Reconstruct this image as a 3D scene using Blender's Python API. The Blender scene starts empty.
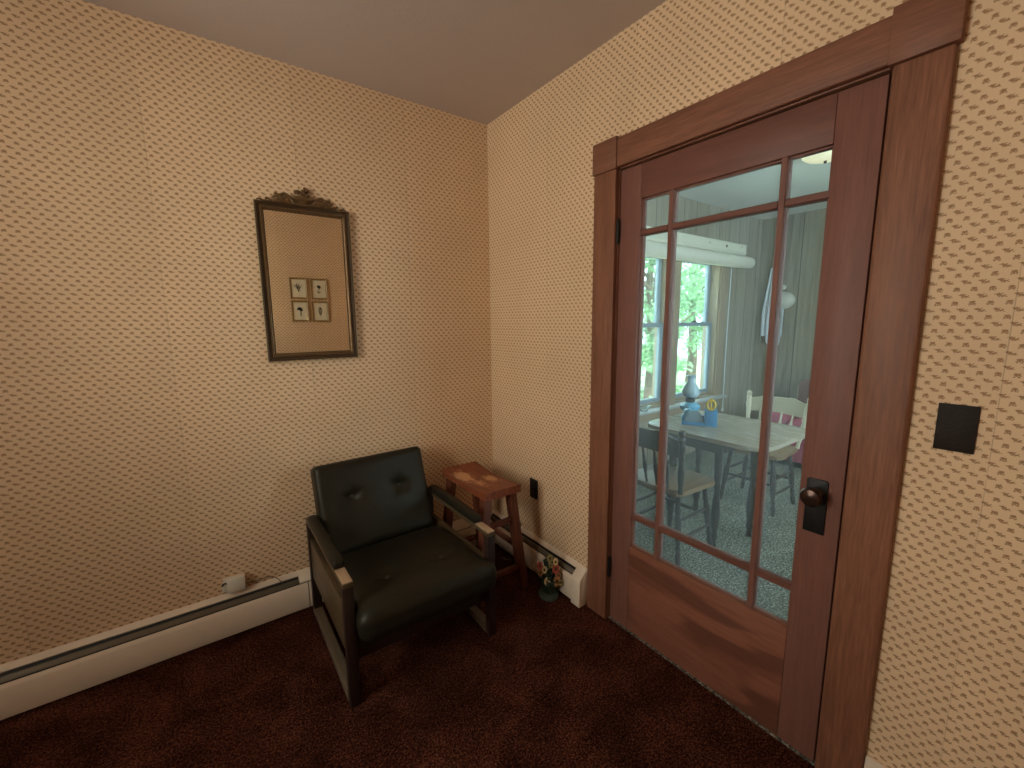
import bpy, bmesh, math, random
from mathutils import Vector, Matrix, noise as mnoise
random.seed(7)
PI = math.pi
SC = bpy.context.scene
COL = SC.collection

# ------------------------------------------------------------------ node helpers
def s2l(c):
    return tuple(((v/255)/12.92 if v/255 <= .04045 else ((v/255+.055)/1.055)**2.4) for v in c)

class NT:
    """tiny wrapper that writes shader nodes as expressions"""
    def __init__(self, name):
        self.m = bpy.data.materials.new(name); self.m.use_nodes = True
        self.t = self.m.node_tree; self.t.nodes.clear()
        self.out = self.t.nodes.new('ShaderNodeOutputMaterial')
    def n(self, typ, **kw):
        nd = self.t.nodes.new(typ)
        for k, v in kw.items(): setattr(nd, k, v)
        return nd
    def put(self, sock, v):
        if v is None: return
        if isinstance(v, bpy.types.NodeSocket): self.t.links.new(v, sock)
        elif isinstance(v, (tuple, list)) and sock.type == 'RGBA' and len(v) == 3: sock.default_value = (*v, 1)
        else: sock.default_value = v
    def math(self, op, a, b=None, c=None, clamp=False):
        nd = self.n('ShaderNodeMath', operation=op, use_clamp=clamp)
        self.put(nd.inputs[0], a); self.put(nd.inputs[1], b); self.put(nd.inputs[2], c)
        return nd.outputs[0]
    def coords(self, kind='Object'):
        return self.n('ShaderNodeTexCoord').outputs[kind]
    def mapping(self, v, scale=(1,1,1), loc=(0,0,0), rot=(0,0,0)):
        nd = self.n('ShaderNodeMapping'); self.put(nd.inputs[0], v)
        nd.inputs['Scale'].default_value = scale; nd.inputs['Location'].default_value = loc; nd.inputs['Rotation'].default_value = rot
        return nd.outputs[0]
    def sep(self, v):
        nd = self.n('ShaderNodeSeparateXYZ'); self.put(nd.inputs[0], v); return nd.outputs
    def noise(self, v, scale, detail=3, rough=.55, dist=0):
        nd = self.n('ShaderNodeTexNoise'); self.put(nd.inputs['Vector'], v)
        nd.inputs['Scale'].default_value = scale; nd.inputs['Detail'].default_value = detail
        nd.inputs['Roughness'].default_value = rough; nd.inputs['Distortion'].default_value = dist
        return nd.outputs['Fac']
    def ramp(self, f, stops):
        nd = self.n('ShaderNodeValToRGB'); self.put(nd.inputs[0], f)
        e = nd.color_ramp.elements
        while len(e) < len(stops): e.new(.5)
        for el, (p, c) in zip(e, stops):
            el.position = p; el.color = (*c, 1) if len(c) == 3 else c
        return nd.outputs[0]
    def mix(self, f, a, b, mode='MIX'):
        nd = self.n('ShaderNodeMix', data_type='RGBA', blend_type=mode)
        self.put(nd.inputs[0], f); self.put(nd.inputs[6], a); self.put(nd.inputs[7], b)
        return nd.outputs[2]
    def rng(self, v, a, b, c=0., d=1., smooth=False):
        nd = self.n('ShaderNodeMapRange', interpolation_type='SMOOTHSTEP' if smooth else 'LINEAR')
        self.put(nd.inputs[0], v)
        for i, x in enumerate((a, b, c, d)): nd.inputs[1+i].default_value = x
        return nd.outputs[0]
    def bump(self, h, strength=.3, dist=.002):
        nd = self.n('ShaderNodeBump'); self.put(nd.inputs['Height'], h)
        nd.inputs['Strength'].default_value = strength; nd.inputs['Distance'].default_value = dist
        return nd.outputs[0]
    def bsdf(self, color=(.5,.5,.5), rough=.5, normal=None, metal=0., spec=.5, **kw):
        nd = self.n('ShaderNodeBsdfPrincipled')
        self.put(nd.inputs['Base Color'], color); self.put(nd.inputs['Roughness'], rough)
        self.put(nd.inputs['Metallic'], metal); self.put(nd.inputs['Specular IOR Level'], spec)
        if normal is not None: self.put(nd.inputs['Normal'], normal)
        for k, v in kw.items(): self.put(nd.inputs[k.replace('_', ' ')], v)
        self.t.links.new(nd.outputs[0], self.out.inputs[0])
        return self.m

def plain(name, col, rough=.5, metal=0., spec=.5, var=.12, scale=40, bump=0., **kw):
    t = NT(name); v = t.coords()
    f = t.noise(v, scale, 4)
    c = t.mix(f, tuple(x*(1-var) for x in col), tuple(min(1, x*(1+var)) for x in col))
    nrm = t.bump(f, bump, .002) if bump else None
    return t.bsdf(c, rough, nrm, metal, spec, **kw)

def wood(name, dark, light, axis='z', rough=.4, scale=1., contrast=1., spec=.4, figure=.0):
    """streaky timber running along one axis"""
    t = NT(name); v = t.coords()
    s = {'x': (1.3, 22, 22), 'y': (22, 1.3, 22), 'z': (22, 22, 1.3)}[axis]
    v1 = t.mapping(v, tuple(k*scale for k in s))
    f1 = t.noise(v1, 1.6, 6, .62, .6)
    v2 = t.mapping(v, tuple(k*scale*6 for k in s))
    f2 = t.noise(v2, 1.5, 3, .6)
    f = t.math('ADD', t.math('MULTIPLY', f1, .5), t.math('MULTIPLY', f2, .5))
    f = t.rng(f, .5-.25/contrast, .5+.25/contrast)
    c = t.mix(f, dark, light)
    if figure:
        s3 = {'x': (1.4, 6, 6), 'y': (6, 1.4, 6), 'z': (6, 6, 1.4)}[axis]
        f3 = t.noise(t.mapping(v, s3), 1.0, 2, .4, 1.2)
        f3 = t.rng(f3, .47, .56, 0, 1, True)
        c = t.mix(t.math('MULTIPLY', f3, figure), c, tuple(x*.45 for x in dark))
    r = t.rng(f2, .3, .7, rough-.06, rough+.08)
    return t.bsdf(c, r, t.bump(f2, .12, .0015), 0., spec)

def wallpaper(name, axis, base, ink, phase=0., seams=-.515, seam_w=.53, hcell=.0325):
    """cream paper with a 32 mm lattice of small brown sprigs and florets"""
    t = NT(name); P = t.sep(t.coords())
    h = P[0] if axis == 'x' else t.math('MULTIPLY', P[1], -1.)
    z = P[2]
    cell = .0325
    wob = t.n('ShaderNodeTexNoise'); t.put(wob.inputs['Vector'], t.coords()); wob.inputs['Scale'].default_value = 260; wob.inputs['Detail'].default_value = 1
    w = t.math('MULTIPLY', t.math('SUBTRACT', wob.outputs['Fac'], .5), .15)
    U = t.math('ADD', t.math('DIVIDE', h, hcell), phase); V = t.math('DIVIDE', z, cell)
    def cellc(off):
        u = t.math('SUBTRACT', t.math('FRACT', t.math('ADD', U, off+100)), .5)
        v = t.math('SUBTRACT', t.math('FRACT', t.math('ADD', V, off+100)), .5)
        return t.math('ADD', u, w), t.math('ADD', v, w)
    def union(uv, ells):
        u, v = uv; d = None
        for cx, cy, rx, ry, a in ells:
            a = math.radians(a); du = t.math('SUBTRACT', u, cx); dv = t.math('SUBTRACT', v, cy)
            ca, sa = math.cos(a), math.sin(a)
            x = t.math('ADD', t.math('MULTIPLY', du, ca/rx), t.math('MULTIPLY', dv, sa/rx))
            y = t.math('ADD', t.math('MULTIPLY', du, -sa/ry), t.math('MULTIPLY', dv, ca/ry))
            e = t.math('ADD', t.math('MULTIPLY', x, x), t.math('MULTIPLY', y, y))
            d = e if d is None else t.math('MINIMUM', d, e)
        return d
    wide = union(cellc(0.), [(0, -.01, .36, .042, -17), (-.16, .1, .13, .042, 8), (-.14, .02, .06, .09, 15), (.02, .085, .1, .034, 25),
                             (.1, -.1, .1, .034, 25), (-.05, -.085, .1, .034, 35), (.2, .0, .09, .034, 20)])
    comp = union(cellc(.5), [(0, .09, .18, .052, 0), (0, 0, .05, .13, 0), (-.1, 0, .13, .042, 35), (.11, 0, .13, .042, -35),
                             (-.12, -.12, .08, .036, 30), (.1, -.12, .1, .036, -20)])
    d = t.math('MINIMUM', wide, comp)
    mask = t.rng(d, .75, 1.35, 1., 0., True)
    # strips of the paper: a hairline joint and a slightly different tone per strip
    st = t.math('DIVIDE', t.math('SUBTRACT', h, seams), seam_w)
    fr = t.math('ABSOLUTE', t.math('SUBTRACT', t.math('FRACT', t.math('ADD', st, 100.5)), .5))
    joint = t.rng(fr, .0, .0030, 1., 0.)
    gap = t.noise(t.mapping(t.coords(), (1, 1, 2.5)), 1.2, 3)
    joint = t.math('MULTIPLY', joint, t.rng(gap, .45, .6, .06, .5))
    ti = t.n('ShaderNodeTexWhiteNoise', noise_dimensions='1D'); t.put(ti.inputs['W'], t.math('FLOOR', t.math('ADD', st, 100)))
    tone = t.rng(ti.outputs['Value'], 0, 1, .90, 1.0)
    age = t.rng(t.noise(t.coords(), 2.2, 4), .3, .7, .93, 1.05)
    hsv = t.n('ShaderNodeHueSaturation'); t.put(hsv.inputs['Color'], base); t.put(hsv.inputs['Value'], t.math('MULTIPLY', tone, age))
    inkv = t.math('MULTIPLY', mask, .86)
    c = t.mix(inkv, hsv.outputs[0], ink)
    c = t.mix(joint, c, tuple(x*.35 for x in ink))
    return t.bsdf(c, .62, t.bump(mask, .08, .0006), 0., .25)

def carpet(name, a, b, c, scale=1., blotch=.6):
    t = NT(name); v = t.coords()
    big = t.noise(v, 5.5, 4, .6, .5)
    fine = t.noise(v, 150*scale, 2, .7)
    fine2 = t.noise(v, 75*scale, 3, .75)
    f = t.math('ADD', t.math('MULTIPLY', fine, .65), t.math('MULTIPLY', fine2, .35))
    f = t.math('ADD', t.math('SUBTRACT', f, .5), t.math('MULTIPLY', t.math('SUBTRACT', big, .5), blotch))
    col = t.ramp(t.rng(f, -.15, .17), [(0, a), (.5, b), (1, c)])
    return t.bsdf(col, .95, t.bump(t.math('ADD', fine, fine2), 1., .008), 0., .05)

# ------------------------------------------------------------------ materials
M = {}
M['paperA'] = wallpaper('wallpaper_back', 'x', s2l((236,204,166)), s2l((150,106,68)))
M['paperB'] = wallpaper('wallpaper_right', 'y', s2l((236,204,166)), s2l((150,106,68)), .3, 2.131, .53, .0288)
M['paperC'] = wallpaper('wallpaper_front', 'x', s2l((236,204,166)), s2l((150,106,68)), .6, -.25, .53)
M['paperD'] = wallpaper('wallpaper_left', 'y', s2l((236,204,166)), s2l((150,106,68)), .1, .4, .53)
M['ceil'] = plain('plaster_sand', s2l((198,184,176)), .9, 0, .2, .05, 160, .5)
M['carpet'] = carpet('carpet_brown', s2l((24,12,8)), s2l((70,36,26)), s2l((128,76,56)), 1., .34)
M['trim_z'] = wood('mahogany_upright', s2l((94,58,42)), s2l((158,106,80)), 'z', .5, 1., 1., .3)
M['trim_y'] = wood('mahogany_across', s2l((92,57,42)), s2l((156,104,80)), 'y', .5, 1., 1., .3)
M['door_z'] = wood('door_timber_upright', s2l((104,66,56)), s2l((144,98,84)), 'z', .5, .8, .8, .3)
M['door_y'] = wood('door_timber_across', s2l((110,66,50)), s2l((156,102,80)), 'y', .48, .7, .9, .3, figure=.55)
M['bar_z'] = M['door_z']; M['bar_y'] = wood('bar_timber', s2l((94,58,49)), s2l((134,88,74)), 'y', .48, .8, .8, .3)
M['heater'] = plain('cream_enamel', s2l((226,208,186)), .42, 0, .5, .05, 30)
M['heater_dark'] = plain('dark_slot', s2l((26,22,18)), .6)
M['heater_steel'] = plain('grey_damper', s2l((112,102,86)), .45, .3)
M['vinyl'] = plain('black_vinyl', s2l((33,31,23)), .44, 0, .3, .2, 25, .12, Specular_Tint=(1., .9, .76, 1.))
M['chairwood'] = wood('dark_oak', s2l((52,38,26)), s2l((104,86,60)), 'y', .36)
M['armwood'] = wood('pale_arm_wood', s2l((150,122,96)), s2l((190,160,130)), 'y', .34)
M['greywood'] = wood('grey_runner_wood', s2l((78,66,52)), s2l((118,104,86)), 'y', .36)  # greyer and paler than the frame uprights
M['chairwood_z'] = wood('dark_oak_upright', s2l((28,16,12)), s2l((52,33,25)), 'z', .5)
M['button'] = plain('button_vinyl', s2l((46,46,40)), .3)
M['stoolwood'] = wood('stool_red_brown', s2l((80,40,28)), s2l((118,66,46)), 'z', .45)
M['bronze'] = plain('antique_bronze', s2l((112,84,52)), .42, .45, .5, .35, 120, .15)
M['bronze_dark'] = plain('dark_frame', s2l((78,58,36)), .4, .3, .5, .3, 90)
M['bead'] = plain('pale_gilt_bead', s2l((206,188,150)), .4, .2)
t = NT('mirror_silver'); M['mirror'] = t.bsdf((.90, .87, .80), .015, None, 1.)
M['plate'] = plain('black_plate', s2l((36,28,22)), .6, 0, .25, .3, 220, .6)
M['iron'] = plain('black_iron', s2l((34,32,30)), .5, .4, .5, .3, 150, .4)
M['knob'] = plain('brown_knob', s2l((70,50,40)), .28, .6)
M['white_plastic'] = plain('white_plastic', s2l((222,214,198)), .4, 0, .5, .04)
M['cord'] = plain('grey_cord', s2l((96,84,66)), .6)
M['gilt'] = wood('gilt_frame', s2l((128,100,52)), s2l((178,146,88)), 'z', .4)
M['print'] = plain('cream_print', s2l((226,216,188)), .6, 0, .3, .05, 20)
M['ink'] = plain('print_ink', s2l((84,80,62)), .7)
M['fig_green'] = plain('painted_green', s2l((42,58,44)), .5, 0, .4, .3, 60, .4)
M['fig_base'] = plain('grey_green_base', s2l((66,76,66)), .6, 0, .4, .25, 60, .4)
FL = [plain('petal_'+n, s2l(c), .55, 0, .4, .2, 120) for n, c in (('rose', (186,88,74)), ('cream', (222,200,152)), ('amber', (182,128,84)), ('olive', (150,138,88)))]
M['fl_eye'] = plain('flower_eye', s2l((92,66,34)), .6)
M['hinge'] = plain('worn_brass', s2l((96,74,54)), .4, .7)
# dining side
M['panel'] = None
def paneling(name, axis):
    t = NT(name); P = t.sep(t.coords()); h = P[0] if axis == 'x' else P[1]
    st = t.math('DIVIDE', h, .215)
    fr = t.math('FRACT', t.math('ADD', st, 100)); d = t.math('ABSOLUTE', t.math('SUBTRACT', fr, .5))
    groove = t.rng(d, .478, .49, 0., 1.)
    ti = t.n('ShaderNodeTexWhiteNoise', noise_dimensions='1D'); t.put(ti.inputs['W'], t.math('FLOOR', t.math('ADD', st, 100)))
    g = t.noise(t.mapping(t.coords(), (18, 18, 1.1)), 1.6, 5, .6, .5)
    c = t.mix(t.rng(g, .3, .7), s2l((132,118,100)), s2l((172,158,138)))
    c = t.mix(t.math('MULTIPLY', ti.outputs['Value'], .35), c, s2l((188,176,156)))
    c = t.mix(groove, c, s2l((62,52,42)))
    return t.bsdf(c, .5, t.bump(groove, .4, -.004), 0., .3)
M['panel_x'] = paneling('grey_panelling_window', 'x'); M['panel_y'] = paneling('grey_panelling_far', 'y')
M['dceil'] = plain('white_ceiling', s2l((228,228,222)), .9, 0, .2, .03, 100, .2)
M['dcarpet'] = carpet('carpet_grey', s2l((54,54,46)), s2l((118,117,104)), s2l((190,186,170)), .6, .15)
M['wintrim'] = wood('window_timber', s2l((146,124,100)), s2l((190,168,140)), 'z', .45)
M['sash'] = plain('blue_grey_sash', s2l((150,166,178)), .5)  # pale blue-grey tone
M['sill'] = plain('pale_sill', s2l((196,198,196)), .45)
M['cornice'] = plain('cream_cornice', s2l((232,226,206)), .6, 0, .3, .04)
M['shade'] = plain('cream_shade', s2l((236,230,212)), .8, 0, .2, .04)
M['darkwood'] = wood('dark_chair_wood', s2l((30,20,16)), s2l((58,40,30)), 'z', .35)
M['seatwood'] = wood('worn_seat_wood', s2l((108,80,56)), s2l((150,118,84)), 'x', .4)
M['glarewood'] = plain('glare_pale_wood', s2l((200,186,160)), .35, 0, .5, .08)  # cream tone puts the glare on the chair back into its colour
M['tabletop'] = wood('grey_brown_top', s2l((150,136,118)), s2l((186,172,152)), 'y', .24, .6)
M['pink'] = plain('rose_upholstery', s2l((160,76,92)), .85, 0, .2, .25, 35, .3)
M['mauve'] = plain('mauve_back', s2l((120,84,80)), .85, 0, .2, .25, 35, .3)
M['blue'] = plain('blue_box', s2l((58,134,186)), .5, 0, .4, .1)
M['lightblue'] = plain('pale_blue_glass', s2l((120,190,226)), .22, 0, .6, .06)
M['greycard'] = plain('grey_blue_card', s2l((128,150,162)), .6)
M['yellow'] = plain('yellow_glaze', s2l((232,190,60)), .4)
M['towel'] = plain('white_towel', s2l((232,236,244)), .9, 0, .2, .04, 90, .3)
M['whitepaint'] = plain('white_fixture', s2l((232,228,214)), .35)
t = NT('opal_shade')
M['opal'] = t.bsdf(s2l((210,232,244)), .25, None, 0., .5, Transmission_Weight=.35, IOR=1.3)
t = NT('lit_glass')
M['litglass'] = t.bsdf((.95,.86,.66), .4, None, 0., .4, Emission_Color=(1.,.86,.55), Emission_Strength=.55)
# pane glass: clear, plus a translucent film added to imitate lens haze
def pane(name, veil, gloss):
    t = NT(name)
    tr = t.n('ShaderNodeBsdfTransparent'); tr.inputs[0].default_value = (.93,.97,.97,1)
    tl = t.n('ShaderNodeBsdfTranslucent'); tl.inputs[0].default_value = (.9,.95,.95,1)
    gl = t.n('ShaderNodeBsdfGlossy'); gl.inputs['Roughness'].default_value = .01
    fr = t.n('ShaderNodeFresnel'); fr.inputs[0].default_value = 1.4
    m1 = t.n('ShaderNodeMixShader'); t.put(m1.inputs[0], t.math('MULTIPLY', t.rng(t.noise(t.coords(), 3.5, 4), .3, .7, .6, 1.4), veil))
    t.t.links.new(tr.outputs[0], m1.inputs[1]); t.t.links.new(tl.outputs[0], m1.inputs[2])
    m2 = t.n('ShaderNodeMixShader'); t.put(m2.inputs[0], t.math('MULTIPLY', fr.outputs[0], gloss))
    t.t.links.new(m1.outputs[0], m2.inputs[1]); t.t.links.new(gl.outputs[0], m2.inputs[2])
    t.t.links.new(m2.outputs[0], t.out.inputs[0]); return t.m
M['glass'] = pane('door_glass', .065, .25); M['winglass'] = pane('window_glass', .02, .6)
t = NT('clear_dish'); M['dish'] = t.bsdf((.9,.97,.97), .05, None, 0., .5, Transmission_Weight=.9, IOR=1.45)
M['bark'] = plain('bark', s2l((96,82,66)), .9, 0, .2, .3, 14, .6)
def leafmat(name, a, b):
    t = NT(name); v = t.coords(); f = t.noise(v, 3.0, 3)
    c = t.mix(f, a, b)
    d = t.n('ShaderNodeBsdfDiffuse'); t.put(d.inputs[0], c); tl = t.n('ShaderNodeBsdfTranslucent'); t.put(tl.inputs[0], c)
    m = t.n('ShaderNodeMixShader'); m.inputs[0].default_value = .45
    t.t.links.new(d.outputs[0], m.inputs[1]); t.t.links.new(tl.outputs[0], m.inputs[2]); t.t.links.new(m.outputs[0], t.out.inputs[0]); return t.m
M['leaf'] = leafmat('leaf_green', s2l((136,184,140)), s2l((184,222,176)))
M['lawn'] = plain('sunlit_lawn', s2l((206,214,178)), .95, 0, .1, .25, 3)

# ------------------------------------------------------------------ mesh helpers
def finish(bm, smooth=None):
    bmesh.ops.recalc_face_normals(bm, faces=bm.faces)
    if smooth is not None:
        for f in bm.faces: f.smooth = True
        for e in bm.edges:
            if len(e.link_faces) == 2 and e.calc_face_angle(0) > math.radians(smooth): e.smooth = False
def link(name, bm, mat, parent=None, smooth=35, loc=None):
    finish(bm, smooth)
    me = bpy.data.meshes.new(name); bm.to_mesh(me); bm.free()
    o = bpy.data.objects.new(name, me); COL.objects.link(o)
    me.materials.append(mat)
    if parent is not None: o.parent = parent
    if loc is not None: o.location = loc
    return o
def B(): return bmesh.new()
def box(bm, x0, x1, y0, y1, z0, z1, bev=.003, seg=2):
    r = bmesh.ops.create_cube(bm, size=1)
    vs = r['verts']
    for v in vs:
        v.co = Vector(((x0+x1)/2+v.co.x*(x1-x0), (y0+y1)/2+v.co.y*(y1-y0), (z0+z1)/2+v.co.z*(z1-z0)))
    if bev:
        es = list({e for v in vs for e in v.link_edges})
        bmesh.ops.bevel(bm, geom=es, offset=bev, segments=seg, profile=.5, affect='EDGES')
    return bm
def frame_of(d):
    d = d.normalized(); a = Vector((0,0,1)) if abs(d.z) < .9 else Vector((1,0,0))
    x = a.cross(d).normalized(); return x, d.cross(x)
def beam(bm, p, q, w, h, up=(0,0,1), bev=.003, w2=None, h2=None):
    """rectangular bar from p to q, may taper"""
    p, q = Vector(p), Vector(q); d = (q-p).normalized(); u = Vector(up)
    sx = u.cross(d).normalized(); sy = d.cross(sx)
    w2 = w2 or w; h2 = h2 or h; vs = []
    for c, ww, hh in ((p, w, h), (q, w2, h2)):
        for a, b in ((-1,-1),(1,-1),(1,1),(-1,1)): vs.append(bm.verts.new(c+sx*a*ww/2+sy*b*hh/2))
    fs = [(0,1,2,3),(7,6,5,4)]+[(i,(i+1)%4+0,(i+1)%4+4,i+4) for i in range(4)]
    for f in fs: bm.faces.new([vs[i] for i in f])
    if bev:
        es = list({e for v in vs for e in v.link_edges})
        bmesh.ops.bevel(bm, geom=es, offset=bev, segments=2, profile=.5, affect='EDGES')
    return bm
def tube(bm, pts, r, n=10, cap=True):
    pts = [Vector(p) for p in pts]; rings = []
    for i, p in enumerate(pts):
        d = (pts[min(i+1, len(pts)-1)]-pts[max(i-1, 0)])
        x, y = frame_of(d); rr = r[i] if isinstance(r, (list, tuple)) else r
        rings.append([bm.verts.new(p+(x*math.cos(2*PI*k/n)+y*math.sin(2*PI*k/n))*rr) for k in range(n)])
    for a, b in zip(rings, rings[1:]):
        for k in range(n): bm.faces.new((a[k], a[(k+1)%n], b[(k+1)%n], b[k]))
    if cap: bm.faces.new(rings[0][::-1]); bm.faces.new(rings[-1])
    return bm
def spline(pts, n=8):
    pts = [Vector(p) for p in pts]; out = []
    for i in range(len(pts)-1):
        p0, p1, p2, p3 = pts[max(i-1,0)], pts[i], pts[i+1], pts[min(i+2,len(pts)-1)]
        for k in range(n):
            s = k/n
            out.append(.5*((2*p1)+(p2-p0)*s+(2*p0-5*p1+4*p2-p3)*s*s+(3*p1-p0-3*p2+p3)*s**3))
    return out+[pts[-1]]
def lathe(bm, prof, n=24, p=(0,0,0), axis=(0,0,1), sx=1., sy=1.):
    p = Vector(p); d = Vector(axis).normalized(); x, y = frame_of(d) if abs(d.z) < .9999 else (Vector((1,0,0)), Vector((0,1,0)))
    rings = []
    for r, z in prof:
        if r < 1e-6: rings.append([bm.verts.new(p+d*z)])
        else: rings.append([bm.verts.new(p+d*z+x*math.cos(2*PI*k/n)*r*sx+y*math.sin(2*PI*k/n)*r*sy) for k in range(n)])
    for a, b in zip(rings, rings[1:]):
        if len(a) == 1 and len(b) == 1: continue
        for k in range(n):
            if len(a) == 1: bm.faces.new((a[0], b[(k+1)%n], b[k]))
            elif len(b) == 1: bm.faces.new((a[k], a[(k+1)%n], b[0]))
            else: bm.faces.new((a[k], a[(k+1)%n], b[(k+1)%n], b[k]))
    if len(rings[0]) > 1: bm.faces.new(rings[0][::-1])
    if len(rings[-1]) > 1: bm.faces.new(rings[-1])
    return bm
def turned(bm, p, q, prof, n=14):
    """prof: (t, r) along p->q"""
    p, q = Vector(p), Vector(q); L = (q-p).length
    return lathe(bm, [(r, t*L) for t, r in prof], n, p, q-p)
def ball(bm, c, r, sub=2, s=(1,1,1)):
    ret = bmesh.ops.create_icosphere(bm, subdivisions=sub, radius=r)
    for v in ret['verts']: v.co = Vector((v.co.x*s[0], v.co.y*s[1], v.co.z*s[2]))+Vector(c)
    return bm
def prism(bm, pts2, axis, a, b, bev=0.):
    """extrude a 2-D outline; axis 'x': pts are (y,z); 'y': (x,z); 'z': (x,y)"""
    def P(u, v, w): return {'x': (w,u,v), 'y': (u,w,v), 'z': (u,v,w)}[axis]
    A = [bm.verts.new(P(u, v, a)) for u, v in pts2]; Bv = [bm.verts.new(P(u, v, b)) for u, v in pts2]
    bm.faces.new(A); bm.faces.new(Bv[::-1]); n = len(A)
    for i in range(n): bm.faces.new((A[i], Bv[i], Bv[(i+1)%n], A[(i+1)%n]))
    if bev: bmesh.ops.bevel(bm, geom=list({e for v in A+Bv for e in v.link_edges}), offset=bev, segments=2, profile=.5, affect='EDGES')
    return bm
def cushion(bm, hx, hy, hz, r, puff=.02, dimples=(), n=26, seedv=0., wrinkle=.0015):
    """soft rounded pad centred at origin, thickness along z"""
    ret = bmesh.ops.create_cube(bm, size=2)
    bmesh.ops.subdivide_edges(bm, edges=bm.edges[:], cuts=n, use_grid_fill=True)
    for v in bm.verts:
        p = Vector((v.co.x*hx, v.co.y*hy, v.co.z*hz))
        q = Vector((max(-hx+r, min(hx-r, p.x)), max(-hy+r, min(hy-r, p.y)), max(-hz+r, min(hz-r, p.z))))
        d = p-q
        if d.length > 1e-7: p = q+d.normalized()*r
        a, b = p.x/hx, p.y/hy
        sgn = max(-1, min(1, p.z/hz*1.3))
        p.z += sgn*puff*max(0, 1-a*a)**.7*max(0, 1-b*b)**.7
        for dx, dy, dep, sz in dimples:
            dd = math.hypot(p.x-dx, p.y-dy)
            if p.z > 0:
                p.z -= dep*math.exp(-(dd/sz)**1.3)
                ang = math.atan2(p.y-dy, p.x-dx)
                p.z += .0035*math.sin(ang*5+dx*30)*math.exp(-((dd-sz)/(sz))**2)
        nz = mnoise.noise(Vector((p.x*9+seedv, p.y*9, p.z*9)))
        p += Vector((0,0,1))*nz*wrinkle*(1 if p.z > 0 else 0)
        v.co = p
    return bm
def xf(bm, mat): bmesh.ops.transform(bm, matrix=mat, verts=bm.verts); return bm

# ------------------------------------------------------------------ object helpers
def thing(name, label, cat, loc=(0,0,0), rz=0., group=None):
    o = bpy.data.objects.new(name, None); COL.objects.link(o); o.location = loc; o.rotation_euler = (0,0,rz)
    o.empty_display_size = .05
    return tag(o, label, cat, group)
def tag(o, label, cat, group=None):
    o['label'] = label; o['category'] = cat
    if group: o['group'] = group
    return o
def struct(o): o['kind'] = 'structure'; return o
def dup(root, loc, rz, label, group=None):
    r = root.copy(); COL.objects.link(r); r.location = loc; r.rotation_euler = (0,0,rz); r['label'] = label
    if group: r['group'] = group
    for ch in list(root.children):
        c = ch.copy(); COL.objects.link(c); c.parent = r
        for g in list(ch.children):
            d = g.copy(); COL.objects.link(d); d.parent = c
    return r
def wall_open(bm, axis, w0, w1, a0, a1, z0, z1, holes):
    """wall slab of thickness w0..w1 along `axis`, spanning a0..a1, with rectangular holes (h0,h1,zz0,zz1) sorted along a"""
    def add(p0, p1, q0, q1):
        if p1-p0 < 1e-5 or q1-q0 < 1e-5: return
        if axis == 'y': box(bm, p0, p1, w0, w1, q0, q1, 0)
        else: box(bm, w0, w1, p0, p1, q0, q1, 0)
    cur = a0
    for h0, h1, q0, q1 in holes:
        add(cur, h0, z0, z1); add(h0, h1, z0, q0); add(h0, h1, q1, z1); cur = h1
    add(cur, a1, z0, z1)
    return bm

H = 2.566
XL, YF = -2.95, -2.62            # left wall and the wall behind the camera
XD, YW, YD = 3.96, .214, -3.3   # far, window and near wall of the dining room
DL, DR, DT = -.985, -1.88, 2.062   # door opening

# ================================================================== SETTING
b = B(); box(b, XL-.1, .0, YF-.1, .1, -.1, 0, 0); struct(link('floor', b, M['carpet'], smooth=None))
b = B(); box(b, 0.0, XD+.1, YD-.1, YW+.15, -.1, 0, 0); struct(link('floor_dining', b, M['dcarpet'], smooth=None))
b = B(); box(b, XL-.1, .06, YF-.1, .1, H, H+.1, 0); struct(link('ceiling', b, M['ceil'], smooth=None))
b = B(); box(b, .06, XD+.1, YD-.1, YW+.15, H, H+.1, 0); struct(link('ceiling_dining', b, M['dceil'], smooth=None))
b = B(); box(b, XL-.1, 0, 0, .1, 0, H, 0); struct(link('wall_back', b, M['paperA'], smooth=None))
b = B(); wall_open(b, 'x', 0, .06, YF-.1, .1, 0, H, [(DR, DL, -.001, DT)]); struct(link('wall_right', b, M['paperB'], smooth=None))
b = B(); box(b, XL-.1, 0, YF-.1, YF, 0, H, 0); struct(link('wall_front', b, M['paperC'], smooth=None))
LW = (-1.75, -.83, 1.0, 2.42)
b = B(); wall_open(b, 'x', XL-.1, XL, YF-.1, .1, 0, H, [LW]); struct(link('wall_left', b, M['paperD'], smooth=None))
W1, W2 = (1.45, 2.20), (2.33, 3.08)
WZ0, WZ1 = .60, 2.06
b = B(); wall_open(b, 'y', YW, YW+.15, .06, XD+.1, 0, H, [(*W1, WZ0, WZ1), (*W2, WZ0, WZ1)]); struct(link('wall_dining_window', b, M['panel_x'], smooth=None))
b = B(); box(b, XD, XD+.1, YD-.1, YW, 0, H, 0); struct(link('wall_dining_far', b, M['panel_y'], smooth=None))
b = B(); wall_open(b, 'x', .06, .12, YD-.1, YW+.1, 0, H, [(DR, DL, -.001, DT)]); struct(link('wall_dining_door', b, M['panel_y'], smooth=None))
DW = (.7, 2.3, .8, 2.1)
b = B(); wall_open(b, 'y', YD-.1, YD, .12, XD+.1, 0, H, [DW]); struct(link('wall_dining_near', b, M['panel_x'], smooth=None))

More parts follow.
